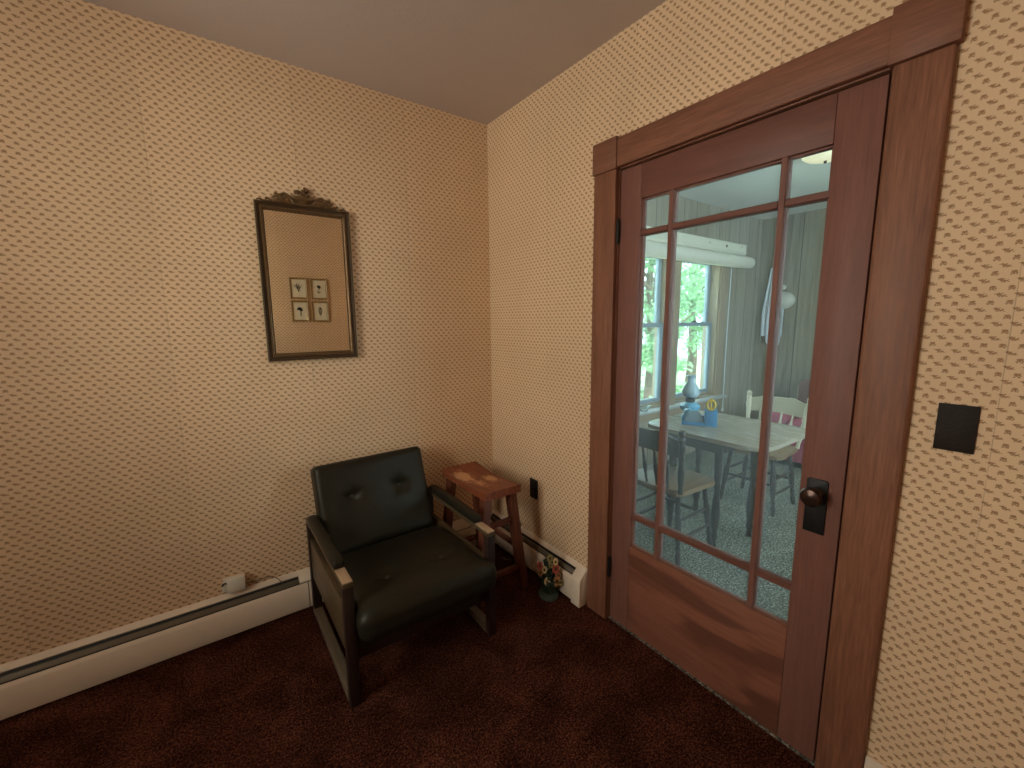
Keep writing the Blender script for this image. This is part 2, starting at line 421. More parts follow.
# door casing and jambs
ntrim = 0
def trim(bm, mat):
    global ntrim; ntrim += 1
    return struct(link('trim_%d' % ntrim, bm, mat))
CX = -.022
b = B(); box(b, CX, 0, -.999, -.879, 0, 2.047, .003); trim(b, M['trim_z'])                # left casing
b = B(); box(b, CX, 0, -1.985, -1.872, 0, 2.047, .007, 3); trim(b, M['trim_z'])              # right casing
b = B(); box(b, CX, 0, -1.870, -.999, 2.053, 2.166, .005, 3); trim(b, M['trim_y'])          # head casing
b = B(); box(b, CX-.008, 0, -1.004, -.874, 2.047, 2.172, .003); trim(b, M['trim_y'])      # corner blocks
b = B(); box(b, CX-.008, 0, -1.992, -1.863, 2.047, 2.178, .003); trim(b, M['trim_y'])
b = B(); box(b, 0, .125, -1.0, DL, 0, 2.05, .002); trim(b, M['trim_z'])                   # jambs
b = B(); box(b, 0, .125, DR, -1.8665, 0, 2.05, .002); trim(b, M['trim_z'])
b = B(); box(b, 0, .125, DR, DL, 2.049, DT, .002); trim(b, M['trim_y'])
b = B()
for s in ((-1.016, -1.0), (-1.866, -1.85)): box(b, .052, .066, s[0], s[1], 0, 2.05, .002)
box(b, .052, .066, -1.866, -1.0, 2.034, 2.05, .002); trim(b, M['trim_z'])                 # door stop
# casing on the dining side
b = B(); box(b, .12, .14, -.999, -.879, 0, 2.17, .003); box(b, .12, .14, -1.985, -1.866, 0, 2.17, .003); box(b, .12, .14, -1.865, -1.0, 2.05, 2.17, .003); trim(b, M['trim_z'])
# short plinth of baseboard right of the door
b = B(); box(b, -.016, 0, YF, -1.987, 0, .165, .004); struct(link('baseboard_right', b, M['heater']))

# ---- glazed door
door = bpy.data.objects.new('door_1', None); COL.objects.link(door); door.location = (.008, -1.003, .004); struct(door)
def dl(y): return y+1.003         # world y -> door-local
def dz(z): return z-.004
D0, D1 = 0., .04                   # door thickness (local x)
GL, GR, GT, GB = -1.106, -1.752, 1.912, .415
DE = -1.8605; DTOP = 2.043
b = B(); box(b, D0, D1, dl(GL), dl(-1.0035), 0, dz(DTOP), .002); link('stile', b, M['door_z'], door)
b = B(); box(b, D0, D1, dl(DE), dl(GR), 0, dz(DTOP), .002); link('stile', b, M['door_z'], door)
b = B(); box(b, D0, D1, dl(GR)+.0006, dl(GL)-.0006, dz(GT), dz(DTOP), .002); link('top_rail', b, M['bar_y'], door)
b = B(); box(b, D0, D1, dl(GR)+.0006, dl(GL)-.0006, 0, dz(GB), .002); link('bottom_rail', b, M['door_y'], door)
mw = .021
MV = (-1.242, -1.628); MH = (1.779, .558)
def bar(bm, y0, y1, z0, z1, vert):
    # moulded glazing bar: chamfered towards the room
    if vert:
        c = (y0+y1)/2; w = y1-y0
        prism(bm, [(.003, c-w*.36), (.003, c+w*.36), (.008, c+w*.5), (.036, c+w*.5), (.036, c-w*.5), (.008, c-w*.5)], 'z', z0, z1)
    else:
        c = (z0+z1)/2; w = z1-z0
        pts = [(.003, c-w*.36), (.003, c+w*.36), (.008, c+w*.5), (.036, c+w*.5), (.036, c-w*.5), (.008, c-w*.5)]
        A = [bm.verts.new((x, y0, z)) for x, z in pts]; Bv = [bm.verts.new((x, y1, z)) for x, z in pts]
        bm.faces.new(A); bm.faces.new(Bv[::-1])
        for i in range(6): bm.faces.new((A[i], Bv[i], Bv[(i+1)%6], A[(i+1)%6]))
for y in MV:
    b = B(); bar(b, dl(y)-mw/2, dl(y)+mw/2, dz(GB), dz(GT), True); link('muntin', b, M['bar_z'], door)
for z in MH:
    b = B()
    for y0, y1 in ((GR, MV[1]-mw/2), (MV[1]+mw/2, MV[0]-mw/2), (MV[0]+mw/2, GL)): bar(b, dl(y0)+.0003, dl(y1)-.0003, dz(z)-mw*.55, dz(z)+mw*.55, False)
    link('muntin', b, M['bar_y'], door)
# glazing bead round the opening
b = B()
for y0, y1, z0, z1 in ((GL-.006, GL, GB, GT), (GR, GR+.006, GB, GT), (GR, GL, GT-.006, GT), (GR, GL, GB, GB+.006)):
    box(b, .012, .034, dl(y0), dl(y1), dz(z0), dz(z1), .001)
link('glazing_bead', b, M['bar_z'], door)
ys = [GR+.006, MV[1]-mw/2, MV[1]+mw/2, MV[0]-mw/2, MV[0]+mw/2, GL-.006]; zs = [GB+.006, MH[1]-mw/2, MH[1]+mw/2, MH[0]-mw/2, MH[0]+mw/2, GT-.006]
for i in (0, 2, 4):
    for j in (0, 2, 4):
        b = B(); box(b, .0215, .0245, dl(ys[i])-.004, dl(ys[i+1])+.004, dz(zs[j])-.004, dz(zs[j+1])+.004, 0); link('glass_pane', b, M['glass'], door, None)
# lock plate, knob, keyhole, hinges
py0, py1, pz0, pz1 = dl(-1.825), dl(-1.769), dz(.776), dz(.947)
b = B(); prism(b, [(py0, pz0), (py1, pz0), (py1, pz1-.004), (py1-.006, pz1), (py0+.006, pz1), (py0, pz1-.004)], 'x', -.006, .0005, .0015)
lp = link('lock_plate', b, M['iron'], door)
kc = ((py0+py1)/2-.002, dz(.905))
b = B(); lathe(b, [(.016, 0), (.016, .006), (.010, .010), (.009, .028), (.012, .034), (.024, .040), (.029, .048), (.029, .055), (.024, .063), (.012, .067), (0, .068)], 28, (-.005, kc[0], kc[1]), (-1, 0, 0)); link('door_knob', b, M['knob'], door)
b = B(); lathe(b, [(.0055, 0), (.0055, .0012), (0, .0012)], 14, (-.0062, kc[0], dz(.845)), (-1, 0, 0)); box(b, -.0074, -.006, kc[0]-.0022, kc[0]+.0022, dz(.825), dz(.845), 0); link('keyhole', b, M['heater_dark'], lp)
for zc in (1.80, .27):
    b = B(); tube(b, [(-.012, .000, dz(zc-.045)), (-.012, .000, dz(zc+.045))], .0075, 12)
    for q in (-.048, .048): ball(b, (-.012, .000, dz(zc+q)), .006, 1)
    link('hinge', b, M['iron'], door)

# ---- windows of the dining room
def sash_window(name, x0, x1):
    w = bpy.data.objects.new(name, None); COL.objects.link(w); w.location = (x0, YW, WZ0); struct(w)
    W, Hh = x1-x0, WZ1-WZ0
    b = B()
    box(b, 0, .022, -.004, .148, 0, Hh, .002); box(b, W-.022, W, -.004, .148, 0, Hh, .002); box(b, .022, W-.022, -.004, .148, Hh-.022, Hh, .002); box(b, .022, W-.022, .03, .148, 0, .022, .002)
    link('window_frame', b, M['wintrim'], w)
    mid = 1.375-WZ0
    for z0, z1, y0 in ((.022, mid+.02, .05), (mid-.02, Hh-.022, .092)):
        b = B(); a0, a1 = .022, W-.022
        box(b, a0, a0+.045, y0, y0+.036, z0, z1, .002); box(b, a1-.045, a1, y0, y0+.036, z0, z1, .002)
        box(b, a0+.045, a1-.045, y0, y0+.036, z0, z0+.04, .002); box(b, a0+.045, a1-.045, y0, y0+.036, z1-.04, z1, .002)
        s = link('sash', b, M['sash'], w)
        b = B(); box(b, a0+.042, a1-.042, y0+.016, y0+.020, z0+.042, z1-.036, 0); link('glass_pane', b, M['winglass'], s, None)
    b = B(); box(b, W/2-.03, W/2+.03, .04, .062, mid+.02, mid+.032, .003); ball(b, (W/2, .045, mid+.034), .012, 1); link('sash_lock', b, M['iron'], w)
    return w
sash_window('window_1', *W1); sash_window('window_2', *W2)
b = B(); box(b, W1[0]-.13, W1[0], YW-.02, YW, WZ0-.02, WZ1+.12, .003); trim(b, M['wintrim'])
b = B(); box(b, W1[1]-.004, W2[0]+.004, YW-.02, YW, WZ0-.02, WZ1+.12, .003); trim(b, M['wintrim'])
b = B(); box(b, W2[1], W2[1]+.13, YW-.02, YW, WZ0-.02, WZ1+.12, .003); trim(b, M['wintrim'])
b = B(); box(b, W1[0]-.17, W2[1]+.17, YW-.075, YW+.045, WZ0-.045, WZ0-.02, .006); trim(b, M['sill'])      # sill
b = B(); box(b, W1[0]-.14, W2[1]+.14, YW-.018, YW, WZ0-.14, WZ0-.045, .004); trim(b, M['wintrim'])

# the windows that light the rooms from outside the frame
def plain_window(name, axis, w, a0, a1, z0, z1, mat):
    e = bpy.data.objects.new(name, None); COL.objects.link(e); struct(e)
    e.location = (w, a0, z0) if axis == 'x' else (a0, w, z0)
    L, Hh = a1-a0, z1-z0
    def bx(bm, p0, p1, q0, q1, d0, d1):
        if axis == 'x': box(bm, d0, d1, p0, p1, q0, q1, .003)
        else: box(bm, p0, p1, d0, d1, q0, q1, .003)
    b = B()
    bx(b, -.09, 0, -.09, Hh+.09, 0, .02); bx(b, L, L+.09, -.09, Hh+.09, 0, .02); bx(b, 0, L, Hh, Hh+.09, 0, .02); bx(b, -.1, L+.1, -.12, -.09, 0, .06); bx(b, 0, L, -.09, 0, 0, .02)
    link('window_frame', b, mat, e)
    b = B()
    for p0, p1, q0, q1 in ((0, .04, 0, Hh), (L-.04, L, 0, Hh), (.04, L-.04, 0, .04), (.04, L-.04, Hh-.04, Hh), (.04, L-.04, Hh/2-.02, Hh/2+.02), (L/2-.02, L/2+.02, .04, Hh-.04)): bx(b, p0, p1, q0, q1, -.06, -.03)
    s = link('sash', b, mat, e)
    b = B(); bx(b, .04, L-.04, .04, Hh-.04, -.047, -.043); link('glass_pane', b, M['winglass'], s, None)
plain_window('window_3', 'x', XL, LW[0], LW[1], LW[2], LW[3], M['trim_z'])
plain_window('window_4', 'y', YD, DW[0], DW[1], DW[2], DW[3], M['wintrim'])

b = B(); box(b, XL-.095, XL-.09, LW[0], LW[1], LW[2], LW[3], 0); trim(b, M['shade'])   # opaque blind added to keep blue sky light out of the room

# ================================================================== BASEBOARD HEATERS
def heater(name, label, length, loc, rz, joints, endcap, slot, cover):
    """runs along local +x, back against local y=0, room side is -y"""
    t = thing(name, label, 'heater', loc, rz)
    D, Hh = .062, .192
    sl0, sl1 = slot
    b = B(); prism(b, [(0, 0), (-.004, 0), (-.004, Hh-.024), (-.0215, Hh-.022), (-.024, Hh-.0165), (-.004, Hh), (0, Hh)], 'x', 0, length); link('back_plate', b, M['heater'], t)
    b = B(); prism(b, [(-.006, .03), (-.052, .03), (-.052, .136), (-.032, .150), (-.028, .160), (-.0215, .1685), (-.006, .1685)], 'x', .01, length-.01); link('slot_shade_core', b, M['heater_dark'], t)  # dark core, raised into a lip to put shade behind the slot
    b = B(); prism(b, [(-.0325, .1645), (-.0385, .1625), (-.0475, .1475), (-.0475, .1455), (-.037, .156), (-.0325, .1605)], 'x', sl0, sl1, .0006); link('damper', b, M['heater_steel'], t)
    x0 = 0
    for x1 in joints+[length]:
        b = B(); prism(b, [(-.052, .012), (-D+.002, .012), (-D, .02), (-D, .127), (-D+.003, .132), (-.053, .143), (-.051, .143), (-.051, .139), (-D+.006, .128), (-D+.006, .02)], 'x', x0+.002, x1-.002); link('front_panel', b, M['heater'], t)
        x0 = x1
    for cx0, cx1 in cover:
        b = B(); prism(b, [(-.020, .170), (-.024, .178), (-.034, .171), (-.0495, .153), (-.0505, .146), (-.046, .146)], 'x', cx0, cx1, .001); link('slot_cover', b, M['heater'], t)
    for cx0, cx1 in endcap:
        b = B(); prism(b, [(-.0, .0), (-D-.004, .0), (-D-.004, .138), (-D+.004, .150), (-.014, Hh+.002), (0, Hh+.002)], 'x', cx0, cx1, .004); link('end_cap', b, M['heater'], t)
    return t
heater('baseboard_heater', 'long cream baseboard heater with dark top slot under the mirror wall', -.07-XL-.02, (XL+.01, 0, 0), 0, [-1.153-XL-.01], [], (.02, -1.19-XL-.01), [(-1.19-XL-.01, -.10-XL-.01)])
# along the door wall: local +x runs away from the corner (world -y), so turn by -90 deg
heater('baseboard_heater', 'short cream baseboard heater with end cap beside the door casing', .865, (0, -.008, 0), -PI/2, [.59], [(.80, .862)], (.02, .80), [])

# ================================================================== ARMCHAIR
CXL, CXR = -1.147, -.493
ac = thing('armchair', 'low black vinyl armchair with dark wooden sled frame, buttoned back and padded arms', 'chair', (-.82, -.435, 0))
def L3(p): return (p[0]+.82, p[1]+.435, p[2])
def cbox(name, x0, x1, y0, y1, z0, z1, mat, bev=.003, par=None, seg=2):
    b = B(); box(b, x0+.82, x1+.82, y0+.435, y1+.435, z0, z1, bev, seg); return link(name, b, mat, par or ac)
YB, YFR = -.10, -.765
for x0, x1 in ((CXL, CXL+.038), (CXR-.038, CXR)):
    cbox('arm_rail', x0, x1, YFR, YB, .484, .5035, M['chairwood'])
    cbox('arm_end', x0+.001, x1-.001, YFR+.001, -.655, .5037, .508, M['armwood'], .001)  # thin cap on the front of the arm, paler than the rail
    cbox('front_post', x0, x1, YFR, YFR+.034, .0, .484, M['chairwood_z'])
    cbox('back_post', x0, x1, YB-.036, YB, .038, .484, M['chairwood_z'])
    cbox('runner', x0, x1, YFR+.0342, YB, .0, .038, M['greywood'])
    cbox('side_panel', x0+.006, x1-.006, YFR+.034, YB-.036, .205, .405 if x0 == CXL else .36, M['chairwood'])
    # padded armrest with rounded ends
    b = B(); cushion(b, (x1-x0)/2+.006, 0.246, .018, .0165, .003, (), 12, 1., .0006); xf(b, Matrix.Translation(L3(((x0+x1)/2, -.409, .5215)))); link('arm_pad', b, M['vinyl'], ac)
cbox('seat_frame', CXL+.038, CXR-.038, YFR+.03, YFR+.06, .165, .30, M['chairwood_z'])
cbox('seat_frame', CXL+.038, CXR-.038, YB-.13, YB-.10, .165, .27, M['chairwood_z'])
cbox('back_frame', CXL+.038, CXR-.038, YB-.036, YB, .38, .46, M['chairwood_z'])
sw = (CXR-CXL)/2-.040
# seat: slopes a little to the back, rounded front that bulges over the rail
b = B(); cushion(b, sw, .285, .066, .052, .012, [(-.122, -.085, .016, .03), (.122, -.085, .016, .03)], 30, 3., .003)
for v in b.verts:
    if v.co.y < -.2: v.co.x *= 1+.045*min(1, (-.2-v.co.y)/.06)
ms = Matrix.Translation(L3(((CXL+CXR)/2, -.565, .327))) @ Matrix.Rotation(math.radians(-4.), 4, 'X')
xf(b, ms); sc = link('seat_cushion', b, M['vinyl'], ac, 60)
for sx in (-.122, .122):
    b = B(); ball(b, (sx, -.085, .0635), .012, 2, (1, 1, .4)); xf(b, ms); link('button', b, M['button'], sc)
# back: leans, local z is its front
ang = math.radians(72.5)
b = B(); cushion(b, sw-.012, .218, .052, .028, .012, [(-.122, .04, .036, .030), (.122, .04, .036, .030)], 34, 9., .003)
mb = Matrix.Translation(L3(((CXL+CXR)/2-.011, -.172, .543))) @ Matrix.Rotation(math.radians(2.), 4, 'Z') @ Matrix.Rotation(ang, 4, 'X')
xf(b, mb); bc = link('back_cushion', b, M['vinyl'], ac, 60)
for sx in (-.122, .122):
    b = B(); ball(b, (sx, .04, .030), .013, 2, (1, 1, .4)); xf(b, mb); link('button', b, M['button'], bc)

# ================================================================== STOOL
t = NT('stool_seat_worn'); v = t.coords(); P = t.sep(v)
g = t.noise(t.mapping(v, (22, 1.3, 22)), 1.6, 6, .62, .6)
base = t.mix(t.rng(g, .3, .7), s2l((104,50,30)), s2l((146,80,50)))
def spot(cx, cy, rx, ry):
    x = t.math('DIVIDE', t.math('SUBTRACT', P[0], cx), rx); y = t.math('DIVIDE', t.math('SUBTRACT', P[1], cy), ry)
    return t.math('SUBTRACT', 1., t.math('SQRT', t.math('ADD', t.math('MULTIPLY', x, x), t.math('MULTIPLY', y, y))))
wear = t.math('MAXIMUM', spot(-.055, .075, .07, .13), spot(.055, -.03, .05, .09))
wear = t.math('MAXIMUM', wear, t.math('MULTIPLY', spot(-.03, -.06, .06, .13), .6))
wear = t.math('ADD', wear, t.math('MULTIPLY', t.math('SUBTRACT', t.noise(v, 42, 5, .7), .5), 1.9))
M['stoolseat'] = t.bsdf(t.mix(t.rng(wear, .25, .6, 0, .85), base, s2l((206,156,112))), .42, t.bump(g, .1, .001), 0., .45)
st = thing('stool', 'reddish brown wooden saddle stool with worn seat in the room corner', 'stool', (-.312, -.345, 0))
b = B()
hx, hy, N = .109, .228, 16
vt = {}
for k, side in ((0, 1), (1, -1)):
    for i in range(9):
        for j in range(N+1):
            x = -hx+2*hx*i/8; y = -hy+2*hy*j/N
            dip = -.018*math.cos(y/hy*PI/2)**1.0
            z = .594+dip if side == 1 else .553
            vt[k, i, j] = b.verts.new((x, y, z))
for i in range(8):
    for j in range(N):
        b.faces.new((vt[0,i,j], vt[0,i+1,j], vt[0,i+1,j+1], vt[0,i,j+1])); b.faces.new((vt[1,i,j], vt[1,i,j+1], vt[1,i+1,j+1], vt[1,i+1,j]))
for j in range(N):
    b.faces.new((vt[0,0,j], vt[0,0,j+1], vt[1,0,j+1], vt[1,0,j])); b.faces.new((vt[0,8,j+1], vt[0,8,j], vt[1,8,j], vt[1,8,j+1]))
for i in range(8):
    b.faces.new((vt[0,i+1,0], vt[0,i,0], vt[1,i,0], vt[1,i+1,0])); b.faces.new((vt[0,i,N], vt[0,i+1,N], vt[1,i+1,N], vt[1,i,N]))
es = [e for e in b.edges if len(e.link_faces) == 2 and e.calc_face_angle(0) > .9]
bmesh.ops.bevel(b, geom=es, offset=.008, segments=3, profile=.5, affect='EDGES')
link('seat', b, M['stoolseat'], st)
tops, foots = {}, {}
for sx in (-1, 1):
    for sy in (-1, 1):
        p = Vector((sx*.076, sy*.178, .560)); q = Vector((sx*.134, sy*.212, 0)); tops[sx, sy] = p; foots[sx, sy] = q
        b = B(); beam(b, q, p, .044, .046, (0, 1, 0), .004); link('leg', b, M['stoolwood'], st)
def on(sx, sy, z): p, q = tops[sx, sy], foots[sx, sy]; f = z/p.z; return q+(p-q)*f
for sy in (-1, 1):
    for z in ((.395, .125) if sy == -1 else (.125,)):
        b = B(); beam(b, on(-1, sy, z), on(1, sy, z), .02, .028, (0, 0, 1), .003); link('rung', b, M['stoolwood'], st)
for sx in (-1, 1):
    for z in (.235,):
        b = B(); beam(b, on(sx, -1, z), on(sx, 1, z), .02, .028, (0, 0, 1), .003); link('rung', b, M['stoolwood'], st)

# ================================================================== MIRROR
mr = thing('wall_mirror', 'tall rectangular mirror in beaded bronze frame with flower basket crest', 'mirror', (-1.029, 0, 1.255))
W2m, Hm = .2015, .71
fw = .036
def mitred(bm, w, h0, h1, prof):
    """picture-frame moulding: prof = (inset from the outer edge, y)"""
    rings = []
    for cx, cz in ((-1, 0), (1, 0), (1, 1), (-1, 1)):
        ring = []
        for ins, y in prof:
            x = cx*(w-ins); z = (h0+ins) if cz == 0 else (h1-ins); ring.append(bm.verts.new((x, y, z)))
        rings.append(ring)
    n = len(prof)
    for i in range(4):
        a, c = rings[i], rings[(i+1)%4]
        for k in range(n): bm.faces.new((a[k], a[(k+1)%n], c[(k+1)%n], c[k]))
b = B(); mitred(b, W2m, 0, Hm, [(0, -.001), (0, -.020), (.005, -.026), (.009, -.024), (.012, -.018), (.020, -.017), (.023, -.021), (.026, -.017), (fw-.003, -.011), (fw, -.011), (fw, -.001)]); link('frame', b, M['bronze_dark'], mr)
b = B(); mitred(b, W2m-.020, .020, Hm-.020, [(0, -.018), (.003, -.0235), (.007, -.0225), (.012, -.013), (.014, -.0125), (.014, -.011), (0, -.011)]); link('inner_moulding', b, M['bronze'], mr)
b = B(); box(b, -W2m+fw-.006, W2m-fw+.006, -.009, -.006, fw-.006, Hm-fw+.006, 0); link('mirror_glass', b, M['mirror'], mr, None)
b = B()
def beadrow(p, q, step=.0125, r=.0046):
    p, q = Vector(p), Vector(q); n = int((q-p).length/step)
    for i in range(n+1): ball(b, p+(q-p)*i/n, r, 1)
for sx in (-1, 1): beadrow((sx*(W2m+.0005), -.017, .003), (sx*(W2m+.0005), -.017, Hm-.003))
beadrow((-W2m, -.017, -.0005), (W2m, -.017, -.0005))
link('bead_edging', b, M['bead'], mr, 60)
# crest: basket of flowers between scrolls
b = B(); z0 = Hm
lathe(b, [(.0, 0), (.022, .001), (.026, .006), (.014, .011), (.014, .015), (.034, .022), (.048, .032), (.05, .037), (.046, .040), (0, .041)], 20, (0, -.014, z0), (0, 0, 1), 1., .28)
cr = link('crest_basket', b, M['bronze'], mr)
b = B(); rr = random.Random(4)
for k in range(34):
    a = rr.uniform(0, PI); rad = rr.uniform(.0, 1)**.6
    x = math.cos(a)*.034*rad; z = math.sin(a)*.034*rad
    ball(b, (x, -.014-rr.uniform(.0, .010)*(1-rad*.6), z0+.046+z), rr.uniform(.0055, .0085), 1, (1, .7, 1))
link('crest_flowers', b, M['bronze'], mr, 60)
for sx in (-1, 1):
    b = B()
    def sc2(pts, r0, r1): 
        p = spline([(sx*x, -.013, z0+z) for x, z in pts], 7); n = len(p); tube(b, p, [r0+(r1-r0)*i/(n-1) for i in range(n)], 8)
    sc2([(.04, .006), (.056, .030), (.074, .043), (.090, .038), (.093, .026), (.083, .020), (.078, .027)], .0075, .0035)   # upper scroll
    sc2([(.045, .004), (.068, .008), (.09, .014), (.106, .028), (.118, .026), (.119, .015), (.111, .014)], .0065, .003)
    sc2([(.09, .004), (.115, .005), (.14, .012), (.152, .012), (.154, .005)], .0055, .0025)
    sc2([(.13, .002), (.16, .003), (.178, .008), (.19, .004)], .0045, .0025)
    for x, z, r in ((.062, .020, .013), (.100, .034, .010), (.112, .038, .008), (.124, .022, .007), (.108, .012, .009), (.15, .016, .006), (.07, .012, .011)):
        ball(b, (sx*x, -.013, z0+z), r, 2, (1, .55, .8))
    link('crest_scroll', b, M['bronze'], mr, 60)
b = B(); prism(b, [(-.125, z0-.002), (.125, z0-.002), (.09, z0+.010), (.05, z0+.018), (-.05, z0+.018), (-.09, z0+.010)], 'y', -.012, -.006, .002); link('crest_base', b, M['bronze'], mr)

# ================================================================== FOUR PRINTS (wall behind the camera, seen in the mirror)
def drawing(bm, kind):
    y = .0
    def leaf(x, z, L, w, a):
        pts = []
        for k in range(9):
            s = k/8; pts.append((s*L, w*math.sin(PI*s)))
        pts += [(s*L, -w*math.sin(PI*s)) for s in [k/8 for k in range(7, 0, -1)]]
        ca, sa = math.cos(a), math.sin(a)
        prism(bm, [(x+p*ca-q*sa, z+p*sa+q*ca) for p, q in pts], 'y', .0072, .0078)
    def stem(pts, r=.0016): tube(bm, spline([(x, .0075, z) for x, z in pts], 5), r, 6)
    if kind == 0:
        for a in (-.5, -.2, .1, .4): stem([(0, -.035), (a*.03, 0), (a*.09, .035)])
        for i in range(12): leaf(random.uniform(-.02, .02), random.uniform(-.01, .04), .02, .004, random.uniform(.3, 2.8))
    elif kind == 1:
        stem([(0, -.045), (-.012, -.02), (.012, .01), (.012, .03), (-.008, .038), (-.018, .025)], .0025)
        for a in range(8): leaf(0, .022, .02, .006, a*PI/4)
        leaf(-.005, -.035, .022, .005, .3); leaf(-.005, -.035, .02, .005, 2.6)
    elif kind == 2:
        stem([(0, -.05), (.004, -.01), (-.004, .015)], .004)
        for a in (.4, 1.0, 1.6, 2.2, 2.8, -.2): leaf(-.004, .012, .032, .009, a)
    else:
        for a in (-.3, 0, .3): stem([(0, -.045), (a*.03, -.01), (a*.05, .03)])
        for i in range(7): leaf(random.uniform(-.008, .008), -.03+i*.01, .024, .005, .5 if i % 2 else 2.6)
        for a in range(6): leaf(0, .035, .012, .004, a*PI/3)
pics = [(-.628, 1.776, 0, 'small gilt framed botanical print with bushy stems, upper left of four in mirror'),
        (-.434, 1.774, 1, 'small gilt framed print of a round curling flower, upper right of four in mirror'),
        (-.628, 1.548, 2, 'small gilt framed print of a thick stemmed plant, lower left of four in mirror'),
        (-.436, 1.544, 3, 'small gilt framed print of a slim leafy sprig, lower right of four in mirror')]
for x, z, k, lab in pics:
    p = thing('framed_print', lab, 'picture', (x, YF, z), 0, 'four botanical prints reflected in the mirror')
    b = B()
    w, h = .082, .106
    rings = []
    mitred_prof = [(0, .0), (0, .016), (.006, .019), (.014, .012), (.018, .010), (.018, .0)]
    mitred(b, w, -h, h, mitred_prof); link('frame', b, M['gilt'], p)
    b = B(); box(b, -w+.014, w-.014, .003, .006, -h+.014, h-.014, 0); link('print', b, M['print'], p, None)
    b = B(); drawing(b, k); link('drawing', b, M['ink'], p, None)

# ================================================================== SMALL WALL THINGS
pl = thing('wall_plate', 'black textured blank switch plate on the papered wall right of the door', 'switch plate', (0, -2.0695, 1.163))
b = B(); box(b, -.006, 0, -.0355, .0355, -.058, .058, .002); link('cover', b, M['plate'], pl)
for z in (-.041, .041):
    b = B(); lathe(b, [(.0032, 0), (.003, .0012), (0, .0016)], 10, (-.006, 0, z), (-1, 0, 0)); link('screw', b, M['plate'], pl)
ou = thing('wall_outlet', 'dark brown outlet cover low on the papered wall beside the stool', 'outlet', (0, -.433, .473))
b = B(); box(b, -.006, 0, -.0345, .0345, -.0575, .0575, .002); link('cover', b, M['plate'], ou)
for z in (-.02, .02):
    b = B(); lathe(b, [(.0165, 0), (.0165, .002), (0, .002)], 20, (-.0055, 0, z), (-1, 0, 0)); link('socket', b, M['heater_dark'], ou)
ad = thing('power_adapter', 'white plug-in adapter on wall just above the long heater', 'adapter', (-1.447, 0, .236))
b = B(); box(b, -.036, .036, -.040, -.004, -.033, .034, .005); link('body', b, M['white_plastic'], ad)
b = B(); box(b, -.055, -.0365, -.02, -.004, -.03, .006, .003); box(b, -.05, .03, -.004, 0, -.036, .03, .001); link('socket_plate', b, M['white_plastic'], ad)
b = B(); tube(b, spline([(-.036, -.02, .012), (-.046, -.024, .016), (-.054, -.022, .006)], 5), .004, 8); link('plug', b, M['heater_dark'], ad)
b = B(); tube(b, spline([(.036, -.02, -.012), (.075, -.014, -.024), (.116, -.010, -.022), (.150, -.010, -.030), (.175, -.026, -.052), (.19, -.036, -.075)], 8), .0018, 6); link('cord', b, M['cord'], ad)
cd = B(); tube(cd, spline([(-.012, -.30, .225), (-.03, -.34, .22), (-.075, -.36, .17), (-.085, -.37, .10), (-.10, -.33, .02), (-.12, -.27, .006)], 8), .0035, 8)
tag(link('cable', cd, M['cord']), 'thin grey cable hanging in front of the heater behind the stool', 'cable')

# ================================================================== FLOWER FIGURINE
fg = thing('flower_figurine', 'small painted figurine of flowers in a green pot on the carpet by heater', 'figurine', (-.122, -.700, 0))
fg.scale = (1.12, 1.12, 1.5)
b = B(); lathe(b, [(0, 0), (.050, 0), (.052, .006), (.048, .014), (.036, .018), (0, .018)], 24, (0, 0, 0), (0, 0, 1), .85, 1.); link('base', b, M['fig_base'], fg)
b = B(); lathe(b, [(.026, .016), (.032, .022), (.040, .045), (.042, .056), (.038, .060), (0, .060)], 20, (0, 0, 0), (0, 0, 1), .85, 1.); link('pot', b, M['fig_green'], fg)
b = B(); rr = random.Random(2)
for k in range(46):
    a = rr.uniform(0, 2*PI); s = rr.uniform(0, 1); z = .058+s*.078; r = (.044*(1-s)+.016)*rr.uniform(.5, 1)
    ball(b, (math.cos(a)*r*.8, math.sin(a)*r, z), rr.uniform(.009, .014), 1, (1, 1, .7))
link('leaves', b, M['fig_green'], fg, 60)
vd = Vector((-1.34, -1.56, 0)).normalized(); vs = Vector((vd.y, -vd.x, 0))*-1
for lat, z, mi, r in ((.005, .150, 3, .013), (.025, .135, 1, .012), (-.03, .118, 0, .013), (.026, .110, 0, .016), (-.014, .108, 1, .012), (-.028, .095, 2, .012), (.034, .086, 2, .012), (.03, .066, 2, .015), (-.004, .068, 1, .013), (.042, .060, 3, .011), (.008, .125, 3, .009)):
    # flower heads spread over the side facing the room
    lat *= 1.3; r *= 1.2
    c = Vector((vs.x*lat, vs.y*lat, z))+vd*(.036-abs(lat)*.35-(z-.06)*.12)
    n = (vd+vs*lat*12+Vector((0, 0, .35))).normalized(); u, w = frame_of(n)
    b = B()
    for k in range(7):
        a = 2*PI*k/7; pc = c+(u*math.cos(a)+w*math.sin(a))*r*.62
        ret = bmesh.ops.create_icosphere(b, subdivisions=1, radius=1)
        for v in ret['verts']:
            l = v.co.copy(); v.co = pc+u*(l.x*r*.42)+w*(l.y*r*.42)+n*(l.z*r*.2)
    f = link('flower', b, FL[mi], fg, 60)
    b = B(); ball(b, c+n*.002, r*.36, 1); link('flower_eye', b, M['fl_eye'], f, 60)

